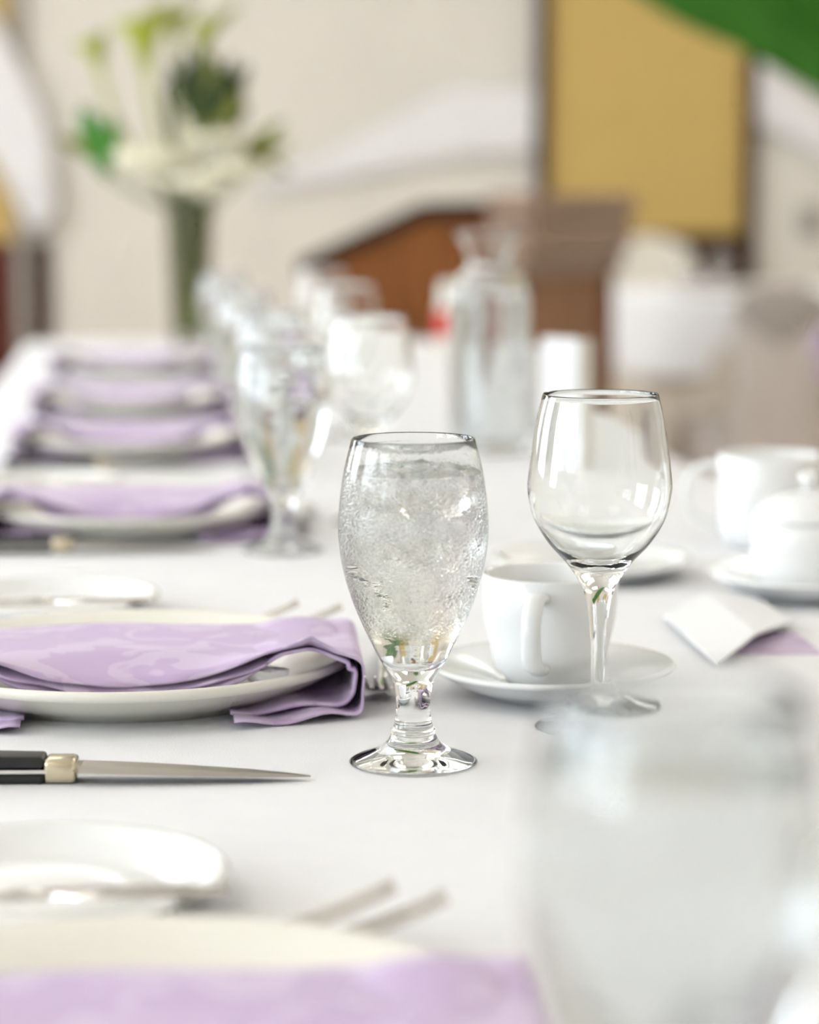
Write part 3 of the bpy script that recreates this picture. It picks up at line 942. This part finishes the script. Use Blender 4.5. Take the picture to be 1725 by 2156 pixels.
# ice cubes floating in the central goblet
def ice_mesh(seed, s):
    rn = random.Random(seed)
    bm = bmesh.new(); bmesh.ops.create_cube(bm, size=s)
    for v in bm.verts: v.co += Vector((rn.uniform(-1, 1), rn.uniform(-1, 1), rn.uniform(-1, 1))) * s * 0.07
    bmesh.ops.bevel(bm, geom=list(bm.edges), offset=s * 0.17, segments=3, affect='EDGES')
    bmesh.ops.subdivide_edges(bm, edges=list(bm.edges), cuts=1, use_grid_fill=True)
    for v in bm.verts: v.co += Vector((rn.uniform(-1, 1), rn.uniform(-1, 1), rn.uniform(-1, 1))) * s * 0.008
    me = bpy.data.meshes.new('ice_cube'); bm.to_mesh(me); bm.free()
    me.materials.append(M['ice'])
    for p in me.polygons: p.use_smooth = True
    return me
ICE = [(-0.014, -0.010, 0.146, 0.3), (0.015, -0.012, 0.147, 1.1), (0.004, 0.018, 0.146, 2.0), (-0.016, 0.012, 0.121, 0.9), (0.014, 0.010, 0.120, 2.4), (0.002, -0.020, 0.122, 1.7)]
for k, where in (('b', 'central sharp goblet'),):
    for i, (ix, iy, iz, ir) in enumerate(ICE):
        o = bpy.data.objects.new('ice_cube', ice_mesh(i * 7 + ord(k), 0.0225))
        C.objects.link(o)
        o.location = (GOB[k][0] + ix, GOB[k][1] + iy, TT + iz)
        o.rotation_euler = (0.25 * math.sin(i * 2.1), 0.3 * math.cos(i * 1.7), ir)
        tag(o, 'cloudy ice cube floating in the water of the ' + where, 'ice cube', 'ice cubes in the ' + where)

# wine glasses
wine_me.materials.append(M['glass'])
for p in wine_me.polygons: p.use_smooth = True
for (x, y), lab in (((0.1066, 1.3449), 'sharp empty wine glass right of the central goblet'), ((-0.036, 2.219), 'blurred wine glass left of the carafe, nearest of its row'),
                    ((-0.078, 3.015), 'blurred wine glass in front of the lectern, second of its row'), ((-0.128, 3.60), 'farthest blurred wine glass below the sloping lectern top')):
    t = simple('wine_glass', wine_me, lab, 'glass', x, y, 0, 'stemmed wine glasses on the long table', 0)

# ------------------------------------------------------------------ cups, saucers, sugar bowl
def cup(label, r, h, loc, hrz, cat='cup', taper=0.86):
    t = thing('cup', label, cat, (loc[0], loc[1], TT + loc[2]), hrz)
    b = r * taper
    outer = [(0, 0.002), (b * 0.62, 0.002), (b * 0.64, 0), (b * 0.72, 0), (b * 0.78, 0.003), (b * 0.95, 0.010), (b * 1.0, 0.02), (r * 0.965, h * 0.6), (r, h - 0.001), (r - 0.0012, h + 0.0006),
             (r - 0.0026, h - 0.001), (r * 0.965 - 0.003, h * 0.6), (b - 0.003, 0.02), (b * 0.93 - 0.003, 0.011), (b * 0.7, 0.006), (0, 0.005)]
    link('cup_body', lathe_mesh('cup_body', outer, 72), 'china', t)
    # ear handle towards local -y
    pts = crom([(0, -r * 0.94, h * 0.86), (0, -r - 0.012, h * 0.87), (0, -r - 0.024, h * 0.74), (0, -r - 0.026, h * 0.55), (0, -r - 0.020, h * 0.33), (0, -r * 0.93, h * 0.20)], 22)
    hd = link('handle', pyd('handle', *tube(pts, [0.0070 - 0.0012 * math.sin(PI * i / 21) for i in range(22)], 12, 0.55, (1, 0, 0))), 'china', t)
    return t
simple('saucer', saucer_me, 'white saucer under the cup behind the wine glass stem', 'saucer', 0.0860, 1.440, 0)
cup('white coffee cup with its handle to the viewer, behind the wine glass', 0.0415, 0.066, (0.0850, 1.444, 0.0075), -0.22)
cup('white coffee mug with its handle on the left, behind the sugar bowl', 0.0455, 0.080, (0.309, 2.060, 0.0), -PI / 2 - 0.1, 'mug', 0.97)
simple('saucer', saucer_me, 'white saucer under the lidded sugar bowl', 'saucer', 0.3000, 1.800, 0)
sb = thing('sugar_bowl', 'white lidded sugar bowl with round knob at the right edge', 'sugar bowl', (0.300, 1.800, TT + 0.0075), 0)
link('bowl', lathe_mesh('bowl', [(0, 0.002), (0.028, 0.002), (0.029, 0), (0.034, 0), (0.039, 0.006), (0.0425, 0.018), (0.0438, 0.036), (0.0432, 0.050), (0.041, 0.0515), (0.040, 0.049), (0.040, 0.02), (0.03, 0.006), (0, 0.005)], 64), 'china', sb)
lid = link('lid', lathe_mesh('lid', [(0, 0.0505), (0.038, 0.0510), (0.0425, 0.0520), (0.0425, 0.0535), (0.039, 0.0590), (0.031, 0.0665), (0.020, 0.0715), (0.008, 0.0735), (0, 0.0738)], 64), 'china', sb)
link('knob', lathe_mesh('knob', [(0, 0.0725), (0.0048, 0.0730), (0.0046, 0.0755), (0.0066, 0.0775), (0.0084, 0.0810), (0.0078, 0.0848), (0.0045, 0.0870), (0, 0.0874)], 40), 'china', lid)
simple('bread_plate', bread_me, 'small white plate on the right of the table behind the wine glass', 'plate', 0.145, 1.900, 0)

# folded white paper over a lilac napkin at the right
def fold_sheet(name, pts, z, m, label, cat, lift=0.0, thick=0.002):
    P = [Vector((x, y, 0)) for x, y in pts]
    rows = []
    for i in range(9):
        a = P[0].lerp(P[3], i / 8); b = P[1].lerp(P[2], i / 8)
        row = []
        for j in range(9):
            p = a.lerp(b, j / 8)
            row.append((p.x, p.y, TT + z + lift * (1 - abs(2 * j / 8 - 1))))
        rows.append(row)
    o = link(name, pyd(name, *grid(rows)), m, smooth=False)
    solid(o, thick, 1.0)
    return tag(o, label, cat)
fold_sheet('folded_paper', [(0.180, 1.683), (0.252, 1.800), (0.266, 1.655), (0.194, 1.502)], 0.0065, 'paper', 'white folded paper lying askew on the table below the sugar bowl', 'paper', 0.006)
fold_sheet('folded_napkin', [(0.206, 1.648), (0.266, 1.648), (0.272, 1.566), (0.218, 1.566)], 0.0008, 'lilac', 'lilac folded cloth showing under the white paper', 'napkin', 0.0, 0.004)

# ------------------------------------------------------------------ carafe, card, bottle, creamer
cf = thing('carafe', 'clear glass water carafe with flared neck in the mid-table', 'carafe', (0.0935, 2.84, TT), 0)
CO = [(0.0440, 0.0008), (0.0470, 0.006), (0.0475, 0.03), (0.0475, 0.12), (0.0478, 0.172), (0.0462, 0.188), (0.0400, 0.203), (0.0300, 0.213), (0.0254, 0.221), (0.0268, 0.231), (0.0330, 0.245), (0.0415, 0.2575)]
CI = [(0.0402, 0.2580), (0.0316, 0.246), (0.0252, 0.231), (0.0236, 0.221), (0.0285, 0.211), (0.0388, 0.200), (0.0446, 0.187), (0.0460, 0.172), (0.0457, 0.12), (0.0457, 0.03), (0.0450, 0.0125), (0.0380, 0.0085), (0.02, 0.008), (0, 0.008)]
link('carafe_glass', lathe_mesh('carafe_glass', glass_prof(CO, CI), 64), 'carafeglass', cf)
link('water', water_mesh(0.190, CI), 'water', cf)

tcd = thing('table_card', 'white folded card standing right of the carafe', 'card', (0.1735, 2.64, TT), 0)
def slab(name, a, b, h, th, m, parent):
    A = Vector((a[0], a[1], 0)); B = Vector((b[0], b[1], 0)); d = (B - A).normalized(); nn = Vector((d.y, -d.x, 0)) * th
    v = [A, B, B + nn, A + nn] + [p + Vector((0, 0, h)) for p in (A, B, B + nn, A + nn)]
    return link(name, pyd(name, v, [(3, 2, 1, 0), (4, 5, 6, 7), (0, 1, 5, 4), (1, 2, 6, 5), (2, 3, 7, 6), (3, 0, 4, 7)]), m, parent, smooth=False)
slab('card_leaf', (-0.028, 0.012), (0.010, -0.014), 0.146, 0.0012, 'paper', tcd)
slab('card_leaf', (0.010, -0.014), (0.028, 0.022), 0.144, 0.0012, 'papershade', tcd)

rb = thing('sauce_bottle', 'small pale bottle with red band half hidden by the carafe', 'bottle', (0.072, 4.50, TT), 0)
link('bottle_body', lathe_mesh('bottle_body', [(0, 0), (0.020, 0), (0.0225, 0.003), (0.0225, 0.085), (0.020, 0.096), (0.0165, 0.100), (0, 0.100)], 36), 'plate', rb)
link('label_band', lathe_mesh('label_band', [(0.0228, 0.038), (0.0233, 0.040), (0.0233, 0.086), (0.0228, 0.088)], 36), 'red', rb)['label'] = 'red label band'
link('cap', lathe_mesh('cap', [(0, 0.099), (0.0175, 0.099), (0.018, 0.103), (0.0165, 0.135), (0.013, 0.141), (0, 0.142)], 36), 'plate', rb)
cr = thing('creamer', 'white china creamer jug partly behind the carafe', 'jug', (0.148, 3.10, TT), 0)
link('jug_body', lathe_mesh('jug_body', [(0, 0.002), (0.022, 0), (0.030, 0.004), (0.034, 0.025), (0.031, 0.055), (0.024, 0.080), (0.0235, 0.098), (0.026, 0.106), (0.0245, 0.106), (0.021, 0.098), (0.021, 0.08), (0.028, 0.055), (0.030, 0.025), (0.02, 0.006), (0, 0.005)], 48), 'china', cr)
pts = crom([(0.022, 0, 0.094), (0.040, 0, 0.092), (0.047, 0, 0.070), (0.042, 0, 0.045), (0.031, 0, 0.036)], 18)
link('handle', pyd('handle', *tube(pts, 0.0038, 10, 1.0, (0, 1, 0))), 'china', cr)

# ------------------------------------------------------------------ vase and flowers
VX, VY = -0.440, 4.862
vs = thing('vase', 'tall tapered glass vase lined with green leaves at the table end', 'vase', (VX, VY, TT), 0)
VO = [(0.0360, 0.0008), (0.0385, 0.006), (0.0400, 0.05), (0.0425, 0.13), (0.0465, 0.22), (0.0515, 0.3225)]
VI = [(0.0495, 0.323), (0.0445, 0.22), (0.0405, 0.13), (0.0380, 0.05), (0.0365, 0.018), (0.030, 0.013), (0, 0.012)]
link('vase_glass', lathe_mesh('vase_glass', glass_prof(VO, VI, 40, 30), 56), 'glass', vs)
rows = []
for i in range(15):
    z = 0.020 + 0.275 * i / 14
    r = 0.0350 + 0.011 * (i / 14)
    rows.append([(r * (1 + 0.02 * math.sin(5 * a)) * math.cos(a), r * (1 + 0.02 * math.sin(5 * a)) * math.sin(a), z + 0.006 * math.sin(3 * a)) for a in [2 * PI * j / 40 for j in range(40)]])
ll = link('leaf_lining', pyd('leaf_lining', *grid(rows, True)), 'leaflining', vs)
solid(ll, 0.0015, -1)

def leaf_mesh(pts, w, cup_=0.15, n=14, side=None):
    """blade along a space curve; side = direction of its width"""
    P = crom(pts, n)
    rows = []
    for i, p in enumerate(P):
        q = i / (n - 1)
        t = (P[min(i + 1, n - 1)] - P[max(i - 1, 0)]).normalized()
        s = Vector(side) if side else t.cross(Vector((0, 1, 0)))
        s = (s - t * s.dot(t))
        s = s.normalized() if s.length > 1e-5 else Vector((1, 0, 0))
        u = s.cross(t)
        hw = w * max(0.03, math.sin(PI * min(1, 0.04 + 0.96 * q)) ** 0.75)
        rows.append([p + s * hw * k + u * (cup_ * w * k * k) for k in (-1, -0.5, 0, 0.5, 1)])
    return grid(rows)

def rose(label, x, y, z, r, seed):
    rn = random.Random(seed)
    t = thing('rose', label, 'flower', (x, y, z), rn.uniform(0, 6), 'cream roses in the vase')
    allv = []
    for ring, (n, rad, tilt) in enumerate(((3, 0.28, 0.12), (5, 0.5, 0.35), (6, 0.75, 0.65), (7, 1.0, 1.05))):
        for i in range(n):
            a = 2 * PI * i / n + ring * 0.5 + rn.uniform(-0.15, 0.15)
            rows = []
            for u in range(7):
                q = u / 6
                rr = r * rad * (math.sin(q * PI * 0.5) ** 0.7) * (0.75 + 0.25 * tilt)
                zz = r * (0.95 - 0.75 * tilt * q * q * 0.6) * q + 0.0
                if tilt > 0.9: zz = r * 0.7 * math.sin(q * PI * 0.8) * 0.9
                hw = r * (0.35 + 0.25 * rad) * math.sin(PI * (0.12 + 0.76 * q))
                row = []
                for k in range(-3, 4):
                    b = k / 3 * hw / max(rr, r * 0.22)
                    rk = rr * (1 - 0.06 * (k / 3) ** 2)
                    row.append((rk * math.cos(a + b * 0.9), rk * math.sin(a + b * 0.9), zz - 0.12 * r * (k / 3) ** 2 * q))
                rows.append(row)
            allv.append(grid(rows))
    o = link('bloom', pyd('bloom', *join(*allv)), 'petal', t)
    solid(o, 0.0008)
    link('stem', pyd('stem', *tube(crom([(0, 0, 0.004), ((VX - x) * 0.35, (VY - y) * 0.35, -0.03), ((VX - x) * 0.9, (VY - y) * 0.9, -0.12)], 8), 0.003, 8)), 'stem', t).rotation_euler[2] = -t.rotation_euler[2]
    return t
rose('cream rose low on the left of the bouquet', -0.508, 4.83, TT + 0.325, 0.095, 1)
rose('cream rose drooping over the vase rim', -0.405, 4.80, TT + 0.292, 0.072, 2)
rose('cream rose high on the right below the dark leaves', -0.372, 4.86, TT + 0.375, 0.068, 3)
rose('cream rose at the right of the bouquet', -0.342, 4.82, TT + 0.315, 0.078, 4)

def calla(label, x, y, z, s, lean, base):
    t = thing('calla_lily', label, 'flower', (x, y, z), 0, 'chartreuse calla lilies in the vase')
    rows = []
    for i in range(15):
        q = i / 14
        row = []
        for j in range(25):
            a = 2 * PI * j / 24
            flare = 0.10 + 0.42 * q ** 1.6
            lip = 1 + 0.55 * q * q * (0.5 + 0.5 * math.cos(a))
            r = s * flare * lip
            row.append((r * math.cos(a) + lean[0] * s * q * q, r * 0.8 * math.sin(a), s * (1.15 * q + 0.75 * q ** 3 * max(0, math.cos(a)) * 0.6)))
        rows.append(row)
    o = link('spathe', pyd('spathe', *grid(rows)), 'calla', t); solid(o, 0.001)
    link('spadix', pyd('spadix', *tube([(0, 0, s * 0.2), (lean[0] * s * 0.3, 0, s * 0.9)], [0.006, 0.004], 8)), 'petal', t)
    bx = base - Vector((x, y, z))
    link('stem', pyd('stem', *tube(crom([(0, 0, 0.004), (bx.x * 0.25, bx.y * 0.3, bx.z * 0.4), tuple(bx)], 10), [0.0055] * 10, 8)), 'calla', t)
    return t
VB = Vector((VX, VY, TT + 0.25))
calla('chartreuse calla lily leaning out to the upper left', -0.612, 4.86, TT + 0.535, 0.055, (-0.5, 0), VB)
calla('large chartreuse calla lily at the top of the bouquet', -0.520, 4.84, TT + 0.535, 0.090, (-0.15, 0), VB + Vector((0.0, 0, 0)))
calla('chartreuse calla lily at the top right of the bouquet', -0.418, 4.88, TT + 0.560, 0.072, (0.4, 0), VB + Vector((0.01, 0, 0)))
calla('small chartreuse calla lily behind the top one', -0.470, 4.92, TT + 0.590, 0.06, (0.1, 0), VB + Vector((0.0, 0.01, 0)))

def sprig(label, base, tips, w, m, group='leaf sprigs in the vase', side=None):
    t = thing('leaf_sprig', label, 'leaves', base, 0, group)
    B = Vector(base)
    link('stem', pyd('stem', *tube([(0, 0, 0), (VX - base[0]) and tuple((Vector((VX, VY, TT + 0.26)) - B) * 0.5 + Vector((0, 0, -0.01))), tuple(Vector((VX, VY, TT + 0.26)) - B)], 0.003, 8)), 'stem', t)
    for k, tip in enumerate(tips):
        tp = Vector((tip[0], tip[1], tip[2])) - B
        mid = tp * 0.5 + Vector((0, 0, 0.012))
        o = link('leaf', pyd('leaf', *leaf_mesh([(0, 0, 0), tuple(mid), tuple(tp)], tip[3] if len(tip) > 3 else w, 0.2)), m, t)
        solid(o, 0.0007)
    return t
z = TT
sprig('bright green broad leaf at the left of the bouquet', (-0.598, 4.80, z + 0.335), [(-0.642, 4.80, z + 0.475), (-0.575, 4.80, z + 0.455, 0.016)], 0.026, 'leaf')
sprig('thin green leaf reaching out to the left', (-0.585, 4.82, z + 0.345), [(-0.695, 4.80, z + 0.410), (-0.66, 4.81, z + 0.392, 0.010)], 0.015, 'leafolive')
sprig('fan of dark green leaves in the middle of the bouquet', (-0.400, 4.88, z + 0.395),
      [(-0.478, 4.86, z + 0.560), (-0.452, 4.90, z + 0.590), (-0.415, 4.86, z + 0.600), (-0.385, 4.90, z + 0.575), (-0.350, 4.87, z + 0.575), (-0.318, 4.88, z + 0.560), (-0.330, 4.90, z + 0.505),
       (-0.320, 4.86, z + 0.470), (-0.430, 4.84, z + 0.550), (-0.370, 4.84, z + 0.540)], 0.019, 'leafdark')
sprig('olive leaf tips between the dark leaves and the roses', (-0.390, 4.87, z + 0.42), [(-0.317, 4.86, z + 0.478), (-0.335, 4.86, z + 0.500), (-0.400, 4.86, z + 0.60)], 0.011, 'leafolive')
sprig('pale leaf spray fanning out to the right of the roses', (-0.345, 4.87, z + 0.345),
      [(-0.245, 4.83, z + 0.445), (-0.232, 4.82, z + 0.402), (-0.235, 4.81, z + 0.345), (-0.262, 4.80, z + 0.430)], 0.014, 'leafolive')
sprig('upright thin dark stem at the left of the dark leaves', (-0.470, 4.88, z + 0.34), [(-0.492, 4.88, z + 0.53), (-0.480, 4.88, z + 0.57)], 0.006, 'leafdark')

# things on the round table
rg = goblet_me.copy()
def far_goblet(label, x, y):
    o = bpy.data.objects.new('water_goblet', goblet_clear); C.objects.link(o)
    o.location = (x, y, 0.7495); o.scale = (0.8, 0.8, 0.72)
    return tag(o, label, 'glass', 'goblets on the round table')
for p in goblet_clear.polygons: p.use_smooth = True
far_goblet('goblet catching the light on the round table, left one', 0.872, 7.70)
far_goblet('goblet on the round table, right one', 0.975, 7.60)
fn = bpy.data.objects.new('dinner_plate', plate_me); C.objects.link(fn); fn.location = (0.92, 7.45, 0.7495)
tag(fn, 'dinner plate on the white round table in the background', 'plate')
fold_n = fold_sheet('folded_napkin', [(0.82, 7.40), (0.98, 7.40), (0.98, 7.50), (0.82, 7.50)], 0.026, 'lilac', 'lilac folded napkin on the plate of the round table', 'napkin', 0.01, 0.008)
